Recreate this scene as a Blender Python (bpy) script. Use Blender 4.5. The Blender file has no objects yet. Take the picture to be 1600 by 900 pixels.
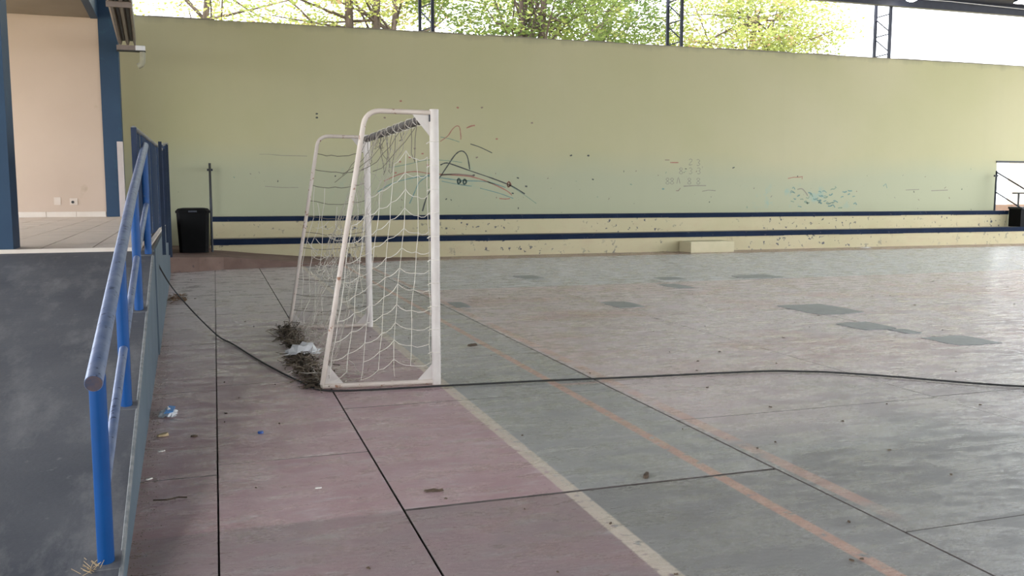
import bpy, math, random
import numpy as np
from mathutils import Vector, Matrix
random.seed(7); RNG = np.random.default_rng(7)
scene = bpy.context.scene
COL = scene.collection

# ------------------------------------------------------------------ camera
F_PX = 1400.0; CAM_H = 1.45; YAW = math.radians(18.3); PITCH = math.atan(149.0/F_PX)
cd = bpy.data.cameras.new('camera'); cam = bpy.data.objects.new('camera', cd); COL.objects.link(cam)
cd.sensor_width = 36.0; cd.lens = 36.0*F_PX/1600.0; cd.clip_start = 0.05; cd.clip_end = 500
cam.location = (0, 0, CAM_H); cam.rotation_euler = (math.pi/2-PITCH, 0, -YAW)
scene.camera = cam

# ------------------------------------------------------------------ light
w = bpy.data.worlds.new('world'); scene.world = w; w.use_nodes = True
bg = w.node_tree.nodes['Background']; bg.inputs[0].default_value = (0.90, 0.95, 1.0, 1); bg.inputs[1].default_value = 1.0
sd = bpy.data.lights.new('sun', 'SUN'); sun = bpy.data.objects.new('sun', sd); COL.objects.link(sun)
sd.energy = 1.7; sd.angle = math.radians(1.5); sd.color = (1, 0.95, 0.85)
sun.rotation_euler = Vector((0.18, 0.42, -1.0)).to_track_quat('-Z', 'Y').to_euler()
scene.view_settings.view_transform = 'Standard'
try: scene.view_settings.look = 'None'
except Exception: pass
scene.view_settings.gamma = 1.0; scene.view_settings.use_curve_mapping = False
scene.view_settings.exposure = 2.5

# ------------------------------------------------------------------ materials
class NM:
    def __init__(s, name, rough=0.6, metal=0.0, spec=0.4):
        s.m = bpy.data.materials.new(name); s.m.use_nodes = True
        s.t = s.m.node_tree; s.b = s.t.nodes['Principled BSDF']
        s.b.inputs['Roughness'].default_value = rough; s.b.inputs['Metallic'].default_value = metal
        s.b.inputs['Specular IOR Level'].default_value = spec
        s._pos = None
    def new(s, k): return s.t.nodes.new(k)
    def link(s, a, b): s.t.links.new(a, b)
    def put(s, sock, v):
        if hasattr(v, 'node'): s.link(v, sock)
        elif isinstance(v, (tuple, list)) and len(v) == 3 and sock.type == 'RGBA': sock.default_value = (*v, 1)
        else: sock.default_value = v
    def pos(s):
        if s._pos is None: s._pos = s.new('ShaderNodeNewGeometry').outputs['Position']
        return s._pos
    def xyz(s):
        n = s.new('ShaderNodeSeparateXYZ'); s.link(s.pos(), n.inputs[0]); return n.outputs
    def noise(s, scale, detail=4, stretch=(1, 1, 1), off=(0, 0, 0), rough=0.55):
        mp = s.new('ShaderNodeMapping'); s.link(s.pos(), mp.inputs[0])
        mp.inputs['Scale'].default_value = stretch; mp.inputs['Location'].default_value = off
        n = s.new('ShaderNodeTexNoise'); s.link(mp.outputs[0], n.inputs['Vector'])
        n.inputs['Scale'].default_value = scale; n.inputs['Detail'].default_value = detail
        n.inputs['Roughness'].default_value = rough
        return n.outputs['Fac']
    def math(s, op, a, b=0.0, clamp=False):
        n = s.new('ShaderNodeMath'); n.operation = op; n.use_clamp = clamp
        s.put(n.inputs[0], a); s.put(n.inputs[1], b); return n.outputs[0]
    def step(s, v, lo, hi):
        n = s.new('ShaderNodeMapRange'); s.put(n.inputs[0], v)
        n.inputs[1].default_value = lo; n.inputs[2].default_value = hi; n.clamp = True; return n.outputs[0]
    def band(s, v, a, b, e=0.006):
        return s.math('MULTIPLY', s.step(v, a-e, a+e), s.step(v, b+e, b-e))
    def mix(s, f, a, b):
        n = s.new('ShaderNodeMix'); n.data_type = 'RGBA'
        s.put(n.inputs[0], f); s.put(n.inputs[6], a); s.put(n.inputs[7], b); return n.outputs[2]
    def color(s, c): s.put(s.b.inputs['Base Color'], c)
    def rough(s, v): s.put(s.b.inputs['Roughness'], v)
    def bump(s, h, strength=0.2, dist=0.01):
        n = s.new('ShaderNodeBump'); n.inputs['Strength'].default_value = strength; n.inputs['Distance'].default_value = dist
        s.put(n.inputs['Height'], h); s.link(n.outputs[0], s.b.inputs['Normal'])

def simple(name, c1, c2, scale=8, rough=0.6, metal=0.0, wear=None, wear_at=0.62, wear_scale=25, bump=0.0, spec=0.4, stretch=(1, 1, 1)):
    n = NM(name, rough, metal, spec)
    c = n.mix(n.step(n.noise(scale, 4, stretch), 0.3, 0.7), c1, c2)
    if wear: c = n.mix(n.step(n.noise(wear_scale, 5, off=(3, 1, 2)), wear_at, wear_at+0.06), c, wear)
    n.color(c)
    if bump: n.bump(n.noise(scale*4, 4), bump, 0.01)
    return n.m

M = {}
# court floor: paint, lines and wear
n = NM('court_paint', 0.3, 0, 0.75)
x, y, z = n.xyz()
nl = n.noise(0.45, 5, off=(5, 2, 0)); nm_ = n.noise(2.6, 6, stretch=(1, 1.4, 1)); nf = n.noise(17, 6); ns = n.noise(60, 3)
green = n.mix(n.step(nl, 0.35, 0.65), (0.305, 0.30, 0.29), (0.385, 0.375, 0.365))
warm = n.mix(n.step(nm_, 0.35, 0.65), (0.58, 0.47, 0.46), (0.68, 0.565, 0.555))
pink = n.mix(n.step(nm_, 0.3, 0.7), (0.41, 0.255, 0.268), (0.50, 0.35, 0.362))
blue = n.mix(n.step(nm_, 0.3, 0.7), (0.50, 0.495, 0.50), (0.60, 0.59, 0.59))
# midcourt: worn warm concrete beyond the goal area
mid = n.math('MULTIPLY', n.step(x, 2.74, 2.80), n.step(n.math('ADD', y, n.math('MULTIPLY', nl, 5.0)), 6.4, 8.6))
c = n.mix(mid, green, warm)
rose = n.math('MULTIPLY', n.step(n.noise(0.55, 5, off=(1, 7, 0)), 0.50, 0.60), n.band(y, 6.5, 12.4, 0.8))
rose = n.math('MULTIPLY', rose, n.step(x, 2.6, 3.4))
c = n.mix(n.math('MULTIPLY', rose, 0.9), c, (0.58, 0.40, 0.37))
c = n.mix(n.band(y, 13.0, 19.0, 0.03), c, blue)
pinkfar = n.mix(n.step(y, 7.0, 13.0), pink, (0.56, 0.48, 0.465))
c = n.mix(n.step(x, 1.62, 1.61), c, pinkfar)
c = n.mix(n.math('MULTIPLY', n.step(x, 1.6, 1.62), n.math('MULTIPLY', n.step(y, 6.6, 10), n.step(x, 2.8, 2.75))), c, (0.49, 0.455, 0.44))
# worn scuffs showing pale concrete, stretched scratches
scr = n.noise(5.5, 8, stretch=(0.6, 2.2, 1), off=(2, 9, 0), rough=0.7)
c = n.mix(n.math('MULTIPLY', n.step(scr, 0.53, 0.66), 0.42), c, (0.62, 0.585, 0.57))
near_dark = n.math('MULTIPLY', n.step(n.math('ADD', y, n.math('MULTIPLY', n.step(x, 2.77, 2.78), n.math('SUBTRACT', n.math('MULTIPLY', nl, 3.0), 1.5))), 3.95, 3.92), n.math('ADD', n.math('MULTIPLY', n.step(nm_, 0.3, 0.7), 0.25), 0.32))
c = n.mix(near_dark, c, (0.15, 0.135, 0.135))  # slabs nearest the camera toned darker, ragged beyond the long joint
# white and orange lines, chipped
chip = n.step(nf, 0.33, 0.44)
c = n.mix(n.math('MULTIPLY', n.math('MULTIPLY', n.band(x, 1.57, 1.655), chip), 0.85), c, (0.68, 0.58, 0.48))
c = n.mix(n.math('MULTIPLY', n.math('MULTIPLY', n.band(x, 2.385, 2.455), chip), 0.72), c, (0.64, 0.36, 0.27))
c = n.mix(n.math('MULTIPLY', n.math('MULTIPLY', n.band(x, 2.815, 2.905), n.math('MULTIPLY', n.step(n.noise(2.0, 5, off=(8, 0, 0)), 0.38, 0.5), n.step(y, 3.1, 3.4))), 0.6), c, (0.64, 0.38, 0.30))
ln3 = n.math('MULTIPLY', n.band(y, 6.20, 6.27), n.band(x, 2.40, 2.86))
c = n.mix(n.math('MULTIPLY', n.math('MULTIPLY', ln3, chip), 0.5), c, (0.54, 0.33, 0.26))
# red oxide strip along the bleachers
c = n.mix(n.step(n.math('ADD', y, n.math('MULTIPLY', nm_, 0.3)), 18.95, 19.05), c, (0.30, 0.19, 0.165))
# specks of dirt
c = n.mix(n.math('MULTIPLY', n.step(n.noise(28, 3, off=(1, 1, 0)), 0.71, 0.75), 0.75), c, (0.07, 0.06, 0.055))
c = n.mix(n.math('MULTIPLY', n.step(n.noise(7, 6, stretch=(1, 1.2, 1), off=(4, 3, 0), rough=0.7), 0.58, 0.74), 0.32), c, (0.20, 0.16, 0.15))
# grime washed against the ramp foot
ed = n.math('ADD', n.math('ADD', x, n.math('MULTIPLY', y, 0.032)), 0.249)
c = n.mix(n.math('MULTIPLY', n.step(n.math('ADD', ed, n.math('MULTIPLY', nf, 0.25)), 0.26, 0.10), 0.55), c, (0.30, 0.15, 0.11))
n.color(c)
r = n.math('ADD', n.math('MULTIPLY', n.step(n.noise(3.4, 10, stretch=(0.7, 1.8, 1), off=(6, 6, 0), rough=0.8), 0.44, 0.545), 0.37), 0.125)
r = n.math('ADD', r, n.math('MULTIPLY', n.step(x, 1.7, 1.6), 0.08))
r = n.math('SUBTRACT', r, n.math('MULTIPLY', n.step(x, 2.0, 4.5), 0.035))
n.rough(r)
n.bump(n.math('ADD', n.math('MULTIPLY', n.noise(26, 8, stretch=(0.6, 1.7, 1), rough=0.72), 1.0), n.math('MULTIPLY', n.noise(3.0, 4), 1.6)), 0.42, 0.009)
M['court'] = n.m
M['joint'] = simple('joint_dirt', (0.09, 0.075, 0.07), (0.17, 0.145, 0.135), 12, 0.95)
M['patch'] = simple('grey_patch', (0.15, 0.165, 0.165), (0.24, 0.25, 0.255), 9, 0.4, wear=(0.33, 0.32, 0.32), wear_scale=6)
M['ledge'] = simple('red_oxide_concrete', (0.17, 0.105, 0.08), (0.23, 0.15, 0.12), 3, 0.75, wear=(0.12, 0.085, 0.075), wear_scale=9)

# yellow wall
n = NM('yellow_wall_paint', 0.85, 0, 0.15)
x, y, z = n.xyz()
big = n.noise(0.35, 5); drip = n.noise(1.2, 5, stretch=(2.2, 1, 0.12)); fine = n.noise(11, 5)
c = n.mix(n.step(big, 0.3, 0.7), (0.49, 0.465, 0.28), (0.54, 0.50, 0.325))
dado = n.step(n.math('ADD', z, n.math('MULTIPLY', big, 0.9)), 2.95, 2.3)
c = n.mix(n.math('MULTIPLY', dado, 0.75), c, (0.45, 0.465, 0.335))
c = n.mix(n.math('MULTIPLY', n.step(drip, 0.50, 0.8), 0.10), c, (0.40, 0.385, 0.27))
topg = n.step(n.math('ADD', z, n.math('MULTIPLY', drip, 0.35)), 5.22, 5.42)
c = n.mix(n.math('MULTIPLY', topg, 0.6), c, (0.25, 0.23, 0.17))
scuff = n.math('MULTIPLY', n.step(n.noise(14, 3, stretch=(1, 1, 1.3), off=(9, 2, 1)), 0.70, 0.73), n.step(z, 2.5, 1.5))
c = n.mix(n.math('MULTIPLY', scuff, 0.6), c, (0.16, 0.16, 0.14))
grn = n.math('MULTIPLY', n.step(n.noise(3.5, 6, off=(2, 0, 4)), 0.56, 0.68), n.math('MULTIPLY', n.band(x, 13.9, 16.9, 0.5), n.band(z, 0.98, 1.6, 0.14)))
c = n.mix(n.math('MULTIPLY', grn, 0.6), c, (0.30, 0.47, 0.44))
grn2 = n.math('MULTIPLY', n.step(n.noise(4.0, 6, off=(2, 3, 4)), 0.55, 0.7), n.math('MULTIPLY', n.band(x, 2.6, 6.9, 0.4), n.band(z, 1.2, 2.2, 0.2)))
c = n.mix(n.math('MULTIPLY', grn2, 0.35), c, (0.34, 0.46, 0.36))
n.color(c); n.bump(n.noise(30, 4), 0.1, 0.004); M['wall'] = n.m

n = NM('bleacher_paint', 0.85, 0, 0.15)
x, y, z = n.xyz()
c = n.mix(n.step(n.noise(0.8, 5), 0.3, 0.7), (0.57, 0.51, 0.32), (0.63, 0.55, 0.36))
c = n.mix(n.math('MULTIPLY', n.step(n.noise(2.5, 5, stretch=(1, 1, 2)), 0.5, 0.75), 0.4), c, (0.55, 0.42, 0.28))
chipm = n.math('MULTIPLY', n.step(n.noise(9.5, 5, off=(0, 0, 5)), 0.61, 0.63), n.step(n.noise(0.5, 2, off=(3, 3, 3)), 0.40, 0.52))
c = n.mix(chipm, c, (0.13, 0.125, 0.14))
n.color(c); n.bump(n.noise(25, 4), 0.15, 0.004); M['riser'] = n.m
M['nosing'] = simple('navy_edge_paint', (0.010, 0.018, 0.042), (0.016, 0.028, 0.06), 3, 0.8, spec=0.12, wear=(0.10, 0.10, 0.11), wear_at=0.66, wear_scale=14)
M['tread'] = simple('worn_tread', (0.30, 0.27, 0.20), (0.22, 0.20, 0.17), 4, 0.8)
M['block'] = simple('block_paint', (0.62, 0.56, 0.36), (0.70, 0.62, 0.42), 3, 0.85)

# porch and ramp
M['ramp'] = None
n = NM('ramp_concrete', 0.6, 0, 0.35)
c = n.mix(n.step(n.noise(1.3, 5), 0.3, 0.7), (0.062, 0.065, 0.078), (0.118, 0.118, 0.128))
c = n.mix(n.math('MULTIPLY', n.step(n.noise(2.6, 8, stretch=(1.6, 0.6, 1), off=(1, 3, 0), rough=0.7), 0.48, 0.66), 0.75), c, (0.20, 0.195, 0.20))
c = n.mix(n.math('MULTIPLY', n.step(n.noise(16, 5, off=(1, 3, 0)), 0.66, 0.76), 0.5), c, (0.26, 0.25, 0.25))
n.color(c); n.bump(n.math('ADD', n.noise(16, 3, stretch=(0.12, 3.0, 1)), n.math('MULTIPLY', n.noise(50, 4), 0.5)), 0.45, 0.006); M['ramp'] = n.m
M['ramp_side'] = simple('ramp_side_paint', (0.075, 0.105, 0.135), (0.11, 0.145, 0.178), 2.0, 0.6, wear=(0.09, 0.11, 0.12), wear_at=0.64, wear_scale=5)
M['ramp_edge'] = simple('worn_ramp_edge', (0.26, 0.26, 0.255), (0.13, 0.14, 0.15), 18, 0.7)
M['tile'] = simple('cream_tile', (0.62, 0.52, 0.43), (0.69, 0.58, 0.49), 2.2, 0.5, wear=(0.28, 0.24, 0.21), wear_at=0.68, wear_scale=7)
M['grout'] = simple('dark_grout', (0.10, 0.085, 0.075), (0.16, 0.14, 0.12), 10, 0.9)
M['skirt'] = simple('skirting_tile', (0.66, 0.57, 0.49), (0.72, 0.64, 0.56), 3, 0.4)
M['cream'] = simple('cream_wall', (0.53, 0.41, 0.325), (0.58, 0.455, 0.365), 0.7, 0.85, wear=(0.44, 0.34, 0.25), wear_at=0.7, wear_scale=1.1)
M['soffit'] = simple('soffit_paint', (0.24, 0.20, 0.165), (0.28, 0.235, 0.195), 1.0, 0.9)
M['navy'] = simple('navy_wall_paint', (0.014, 0.042, 0.09), (0.02, 0.054, 0.108), 1.6, 0.55, wear=(0.02, 0.06, 0.11), wear_scale=4)
M['plate'] = simple('ivory_plastic', (0.62, 0.52, 0.44), (0.66, 0.56, 0.48), 9, 0.45)
M['dark'] = simple('black_plug', (0.02, 0.02, 0.02), (0.03, 0.03, 0.03), 9, 0.5)
M['board'] = simple('pale_board', (0.48, 0.42, 0.40), (0.55, 0.48, 0.46), 5, 0.7)
M['rail_blue'] = simple('blue_gloss_paint', (0.001, 0.048, 0.18), (0.0012, 0.06, 0.225), 6, 0.4, spec=0.25, wear=(0.03, 0.07, 0.16), wear_at=0.70, wear_scale=18)
M['rail_worn'] = simple('rubbed_blue_rail', (0.125, 0.175, 0.32), (0.23, 0.275, 0.41), 9, 0.38, 0.35, wear=(0.05, 0.07, 0.14), wear_at=0.60, wear_scale=32)
M['rail_end'] = simple('rusty_rail_end', (0.04, 0.05, 0.09), (0.13, 0.08, 0.06), 30, 0.8)
M['guard'] = simple('slate_blue_sheet', (0.018, 0.034, 0.076), (0.026, 0.046, 0.094), 3, 0.8, spec=0.15, wear=(0.10, 0.12, 0.16), wear_at=0.7, wear_scale=9, stretch=(4, 4, 0.4))
M['guard_blue'] = simple('dull_blue_post', (0.010, 0.024, 0.056), (0.014, 0.030, 0.068), 6, 0.5)
M['guard_post'] = simple('dark_blue_post', (0.008, 0.018, 0.05), (0.014, 0.03, 0.08), 6, 0.45)
M['guard_rail'] = simple('rubbed_guard_rail', (0.12, 0.12, 0.13), (0.30, 0.29, 0.27), 10, 0.5, 0.3)
M['gutter'] = simple('brown_sheet_metal', (0.16, 0.135, 0.125), (0.22, 0.185, 0.17), 3, 0.4, 0.2)
M['rib_shade'] = simple('dark_rib_shade', (0.035, 0.033, 0.045), (0.05, 0.047, 0.06), 3, 0.5, 0.2)
M['bracket'] = simple('brown_bracket', (0.20, 0.16, 0.15), (0.25, 0.20, 0.185), 8, 0.6)
M['white_plastic'] = simple('white_plastic', (0.70, 0.70, 0.74), (0.76, 0.76, 0.80), 8, 0.35)
M['pvc'] = simple('old_pvc', (0.30, 0.29, 0.22), (0.38, 0.36, 0.27), 8, 0.5)
# goal
M['goal'] = simple('white_goal_paint', (0.55, 0.49, 0.46), (0.63, 0.58, 0.54), 6, 0.42, wear=(0.23, 0.12, 0.07), wear_at=0.72, wear_scale=22)
M['goal_rust'] = simple('rusty_goal_paint', (0.56, 0.47, 0.41), (0.62, 0.54, 0.48), 6, 0.5, wear=(0.27, 0.13, 0.07), wear_at=0.61, wear_scale=17)
M['crossbar'] = simple('dark_crossbar', (0.055, 0.046, 0.043), (0.10, 0.085, 0.08), 12, 0.6, wear=(0.28, 0.25, 0.23), wear_at=0.66, wear_scale=20)  # much darker than the white posts, with paler patches
M['net'] = simple('white_net_cord', (0.62, 0.57, 0.50), (0.70, 0.66, 0.60), 20, 0.8)
M['net_old'] = simple('grey_net_cord', (0.34, 0.30, 0.25), (0.46, 0.42, 0.36), 20, 0.85)
M['net_dark'] = simple('dirty_net_cord', (0.13, 0.115, 0.095), (0.20, 0.175, 0.14), 20, 0.85)
M['tangle'] = simple('tangled_dry_net', (0.13, 0.10, 0.07), (0.24, 0.19, 0.14), 30, 0.95)
M['tangle_dark'] = simple('damp_leaf_litter', (0.05, 0.04, 0.03), (0.11, 0.08, 0.055), 30, 0.95)
M['bag'] = simple('white_film', (0.62, 0.61, 0.62), (0.74, 0.73, 0.74), 15, 0.35)
M['rubber'] = simple('black_cable', (0.018, 0.017, 0.018), (0.03, 0.028, 0.028), 15, 0.5)
M['bin'] = simple('black_plastic', (0.002, 0.002, 0.0025), (0.004, 0.004, 0.0045), 5, 0.6, spec=0.12)
M['steel'] = simple('dark_painted_steel', (0.02, 0.024, 0.035), (0.035, 0.04, 0.055), 6, 0.5)
M['navy_steel'] = simple('navy_steel', (0.022, 0.025, 0.045), (0.032, 0.036, 0.06), 4, 0.5)
M['roof'] = simple('roof_sheet', (0.03, 0.034, 0.055), (0.042, 0.047, 0.072), 1, 0.6)
# litter
M['cap_blue'] = simple('blue_plastic', (0.01, 0.06, 0.28), (0.02, 0.09, 0.36), 20, 0.4)
M['bright_blue'] = simple('bright_blue_film', (0.02, 0.22, 0.62), (0.03, 0.28, 0.70), 20, 0.35)
M['dry_leaf'] = simple('dry_leaf', (0.055, 0.038, 0.026), (0.11, 0.075, 0.05), 40, 0.9)
M['paper'] = simple('white_paper', (0.66, 0.62, 0.56), (0.75, 0.71, 0.66), 30, 0.8)
M['straw'] = simple('dry_straw', (0.40, 0.29, 0.16), (0.52, 0.40, 0.24), 30, 0.9)
# marks on the wall
for k, cc in dict(ink_black=(0.07, 0.075, 0.07), ink_red=(0.36, 0.17, 0.13), ink_teal=(0.17, 0.27, 0.25), ink_brown=(0.24, 0.18, 0.15), ink_green=(0.22, 0.29, 0.22), ink_faint=(0.27, 0.245, 0.20)).items():
    M[k] = simple(k, cc, tuple(min(1, v*1.2+0.02) for v in cc), 12, 0.9)
# outdoors
M['earth'] = simple('dry_earth', (0.30, 0.22, 0.14), (0.26, 0.27, 0.13), 0.4, 0.95)
M['bark'] = simple('bark', (0.05, 0.036, 0.03), (0.10, 0.075, 0.06), 5, 0.95, stretch=(1, 1, 0.3), bump=0.5)
M['pale_column'] = simple('pale_outdoor_plaster', (0.60, 0.50, 0.46), (0.66, 0.56, 0.52), 3, 0.8)
def leafmat(name, a, b, d):
    n = NM(name, 0.6, 0, 0.2)
    c = n.mix(n.step(n.noise(0.55, 3), 0.36, 0.64), a, b)
    c = n.mix(n.step(n.noise(1.7, 3, off=(4, 4, 4)), 0.56, 0.66), c, d)
    n.color(c)
    tr = n.new('ShaderNodeBsdfTranslucent'); n.link(c, tr.inputs[0])
    mx = n.new('ShaderNodeMixShader'); mx.inputs[0].default_value = 0.45
    out = n.t.nodes['Material Output']
    n.link(n.b.outputs[0], mx.inputs[1]); n.link(tr.outputs[0], mx.inputs[2]); n.link(mx.outputs[0], out.inputs[0])
    return n.m
M['leaf_green'] = leafmat('green_leaf', (0.06, 0.10, 0.03), (0.17, 0.22, 0.06), (0.28, 0.30, 0.09))
M['leaf_yellow'] = leafmat('yellow_green_leaf', (0.22, 0.27, 0.08), (0.40, 0.42, 0.13), (0.42, 0.28, 0.17))
n = NM('lamp_glow'); n.b.inputs['Emission Color'].default_value = (1, 1, 1, 1); n.b.inputs['Emission Strength'].default_value = 6; M['lamp'] = n.m
n = NM('added_skylight_sheet'); tl = n.new('ShaderNodeBsdfTranslucent'); tl.inputs[0].default_value = (0.62, 0.66, 0.68, 1); n.link(tl.outputs[0], n.t.nodes['Material Output'].inputs[0]); M['added_skylight'] = n.m

# ------------------------------------------------------------------ mesh helpers
class MB:
    def __init__(s): s.v = []; s.f = []
    def add(s, v, f):
        o = len(s.v); s.v += [tuple(p) for p in v]; s.f += [tuple(i+o for i in q) for q in f]; return s
    def hexa(s, p):   # 8 corners: bottom 0-3, top 4-7 in the same turn
        return s.add(p, [(3, 2, 1, 0), (4, 5, 6, 7), (0, 1, 5, 4), (1, 2, 6, 5), (2, 3, 7, 6), (3, 0, 4, 7)])
    def box(s, a, b):
        (x0, y0, z0), (x1, y1, z1) = a, b
        return s.hexa([(x0, y0, z0), (x1, y0, z0), (x1, y1, z0), (x0, y1, z0), (x0, y0, z1), (x1, y0, z1), (x1, y1, z1), (x0, y1, z1)])
    def cham(s, a, b, c=0.01):   # box with chamfered top edges
        (x0, y0, z0), (x1, y1, z1) = a, b
        v = [(x0, y0, z0), (x1, y0, z0), (x1, y1, z0), (x0, y1, z0), (x0, y0, z1-c), (x1, y0, z1-c), (x1, y1, z1-c), (x0, y1, z1-c),
             (x0+c, y0+c, z1), (x1-c, y0+c, z1), (x1-c, y1-c, z1), (x0+c, y1-c, z1)]
        f = [(3, 2, 1, 0), (8, 9, 10, 11)]
        for k in range(4):
            j = (k+1) % 4; f += [(k, j, 4+j, 4+k), (4+k, 4+j, 8+j, 8+k)]
        return s.add(v, f)
    def tube(s, pts, r, n=8, caps=True):
        P = [Vector(p) for p in pts]; R = r if isinstance(r, (list, tuple)) else [r]*len(P)
        d = (P[1]-P[0]).normalized(); a = Vector((0, 0, 1)) if abs(d.z) < 0.9 else Vector((1, 0, 0))
        u = d.cross(a).normalized(); o = len(s.v)
        for k, p in enumerate(P):
            t = (P[min(k+1, len(P)-1)]-P[max(k-1, 0)])
            t = t.normalized() if t.length > 1e-9 else d
            u = u-t*u.dot(t); u = u.normalized() if u.length > 1e-6 else t.orthogonal().normalized()
            q = t.cross(u)
            for i in range(n):
                g = 2*math.pi*i/n; s.v.append(tuple(p+(u*math.cos(g)+q*math.sin(g))*R[k]))
        for k in range(len(P)-1):
            for i in range(n):
                j = (i+1) % n; s.f.append((o+k*n+i, o+k*n+j, o+(k+1)*n+j, o+(k+1)*n+i))
        if caps:
            s.f.append(tuple(o+i for i in reversed(range(n)))); s.f.append(tuple(o+(len(P)-1)*n+i for i in range(n)))
        return s
    def prism(s, poly, ext):   # polygon extruded by a vector
        e = Vector(ext); k = len(poly); A = [Vector(p) for p in poly]
        return s.add([*A, *[p+e for p in A]], [tuple(reversed(range(k))), tuple(range(k, 2*k))]+[(i, (i+1) % k, k+(i+1) % k, k+i) for i in range(k)])
    def lathe(s, prof, c, n=20):
        o = len(s.v)
        for r, zz in prof:
            for i in range(n):
                g = 2*math.pi*i/n; s.v.append((c[0]+r*math.cos(g), c[1]+r*math.sin(g), c[2]+zz))
        for k in range(len(prof)-1):
            for i in range(n):
                j = (i+1) % n; s.f.append((o+k*n+i, o+k*n+j, o+(k+1)*n+j, o+(k+1)*n+i))
        s.f.append(tuple(o+i for i in reversed(range(n)))); s.f.append(tuple(o+(len(prof)-1)*n+i for i in range(n)))
        return s
WLOC = {}
def wl(o): return WLOC.get(o.name, Vector((0, 0, 0))) if o else Vector((0, 0, 0))
def obj(name, mb, mat, parent=None, smooth=False, origin=None, sharp=None):
    pl = wl(parent); o0 = Vector(origin) if origin is not None else pl
    me = bpy.data.meshes.new(name)
    me.from_pydata([tuple(Vector(p)-o0) for p in mb.v], [], mb.f); me.update()
    if smooth:
        me.polygons.foreach_set('use_smooth', [True]*len(me.polygons))
        try: me.set_sharp_from_angle(angle=math.radians(40))
        except Exception: pass
    me.materials.append(M[mat] if isinstance(mat, str) else mat)
    o = bpy.data.objects.new(name, me); COL.objects.link(o)
    o.parent = parent; o.location = o0-pl; WLOC[o.name] = o0
    return o
def tag(o, label=None, cat=None, group=None, kind=None):
    if label: o['label'] = label
    if cat: o['category'] = cat
    if group: o['group'] = group
    if kind: o['kind'] = kind
    return o
def thing(name, loc, label, cat, group=None):
    o = bpy.data.objects.new(name, None); COL.objects.link(o); o.location = loc; WLOC[o.name] = Vector(loc)
    o.empty_display_size = 0.1
    return tag(o, label, cat, group)
def struct(name, mb, mat, label=None, cat=None, smooth=False): return tag(obj(name, mb, mat, None, smooth), label, cat, kind='structure')
def copy_mesh(o, parent, loc, rot=None, name=None):
    c = o.copy(); COL.objects.link(c); c.parent = parent; c.location = Vector(loc)-wl(parent); WLOC[c.name] = Vector(loc)
    if rot: c.rotation_euler = rot
    return c
B_YAW = 0.032
def bp(u, v, z): return Vector((-0.249+u*math.cos(B_YAW)-v*math.sin(B_YAW), u*math.sin(B_YAW)+v*math.cos(B_YAW), z))
def bbox_b(mb, u0, u1, v0, v1, z0, z1):
    return mb.hexa([bp(u0, v0, z0), bp(u1, v0, z0), bp(u1, v1, z0), bp(u0, v1, z0), bp(u0, v0, z1), bp(u1, v0, z1), bp(u1, v1, z1), bp(u0, v1, z1)])

# ------------------------------------------------------------------ ground and court floor
struct('ground', MB().box((-70, -60, -0.30), (100, 110, -0.12)), 'earth', 'dry earth ground around the covered court', 'ground')
floor = struct('floor', MB().box((-2.6, -11, -0.12), (28, 21.0, -0.022)), 'joint', 'painted concrete sports court floor of large slabs with dark joints', 'floor')
xs = [-2.6, -0.03, 0.78, 2.77, 4.83, 6.88, 8.95, 11.0, 13.1, 15.2, 17.3, 19.4, 21.5, 23.6, 25.7, 28]
cuts = {0: [0.6, 2.7, 4.75, 6.85, 9.0, 11.2, 13.3, 15.4, 17.5], 1: [0.8, 2.9, 4.93, 7.0, 9.1, 11.2, 13.2, 15.3, 17.5],
        2: [-0.1, 1.9, 3.935, 5.985, 7.58, 9.6, 11.7, 13.8, 15.9, 18.0], 3: [1.0, 3.0, 5.0, 7.5, 9.55, 11.6, 13.1, 15.2, 17.3],
        4: [0.9, 3.0, 5.03, 7.42, 9.5, 11.5, 13.1, 15.2, 17.3]}
GX, GY = 0.0065, 0.0042
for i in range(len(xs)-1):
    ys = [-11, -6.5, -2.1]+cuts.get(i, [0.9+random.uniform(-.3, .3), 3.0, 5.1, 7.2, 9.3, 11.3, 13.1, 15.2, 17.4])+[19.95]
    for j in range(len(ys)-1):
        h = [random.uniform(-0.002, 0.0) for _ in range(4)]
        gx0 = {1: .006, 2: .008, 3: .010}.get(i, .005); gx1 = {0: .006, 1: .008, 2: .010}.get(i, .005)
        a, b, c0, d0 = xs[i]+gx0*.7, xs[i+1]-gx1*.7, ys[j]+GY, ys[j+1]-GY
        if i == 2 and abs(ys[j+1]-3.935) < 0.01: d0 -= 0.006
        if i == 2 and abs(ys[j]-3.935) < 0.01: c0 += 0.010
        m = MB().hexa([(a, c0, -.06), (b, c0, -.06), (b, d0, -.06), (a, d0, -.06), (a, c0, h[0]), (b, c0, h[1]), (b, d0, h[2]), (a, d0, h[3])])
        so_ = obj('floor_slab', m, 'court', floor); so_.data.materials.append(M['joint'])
        for pi, pg in enumerate(so_.data.polygons): pg.material_index = 0 if pi == 1 else 1
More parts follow.
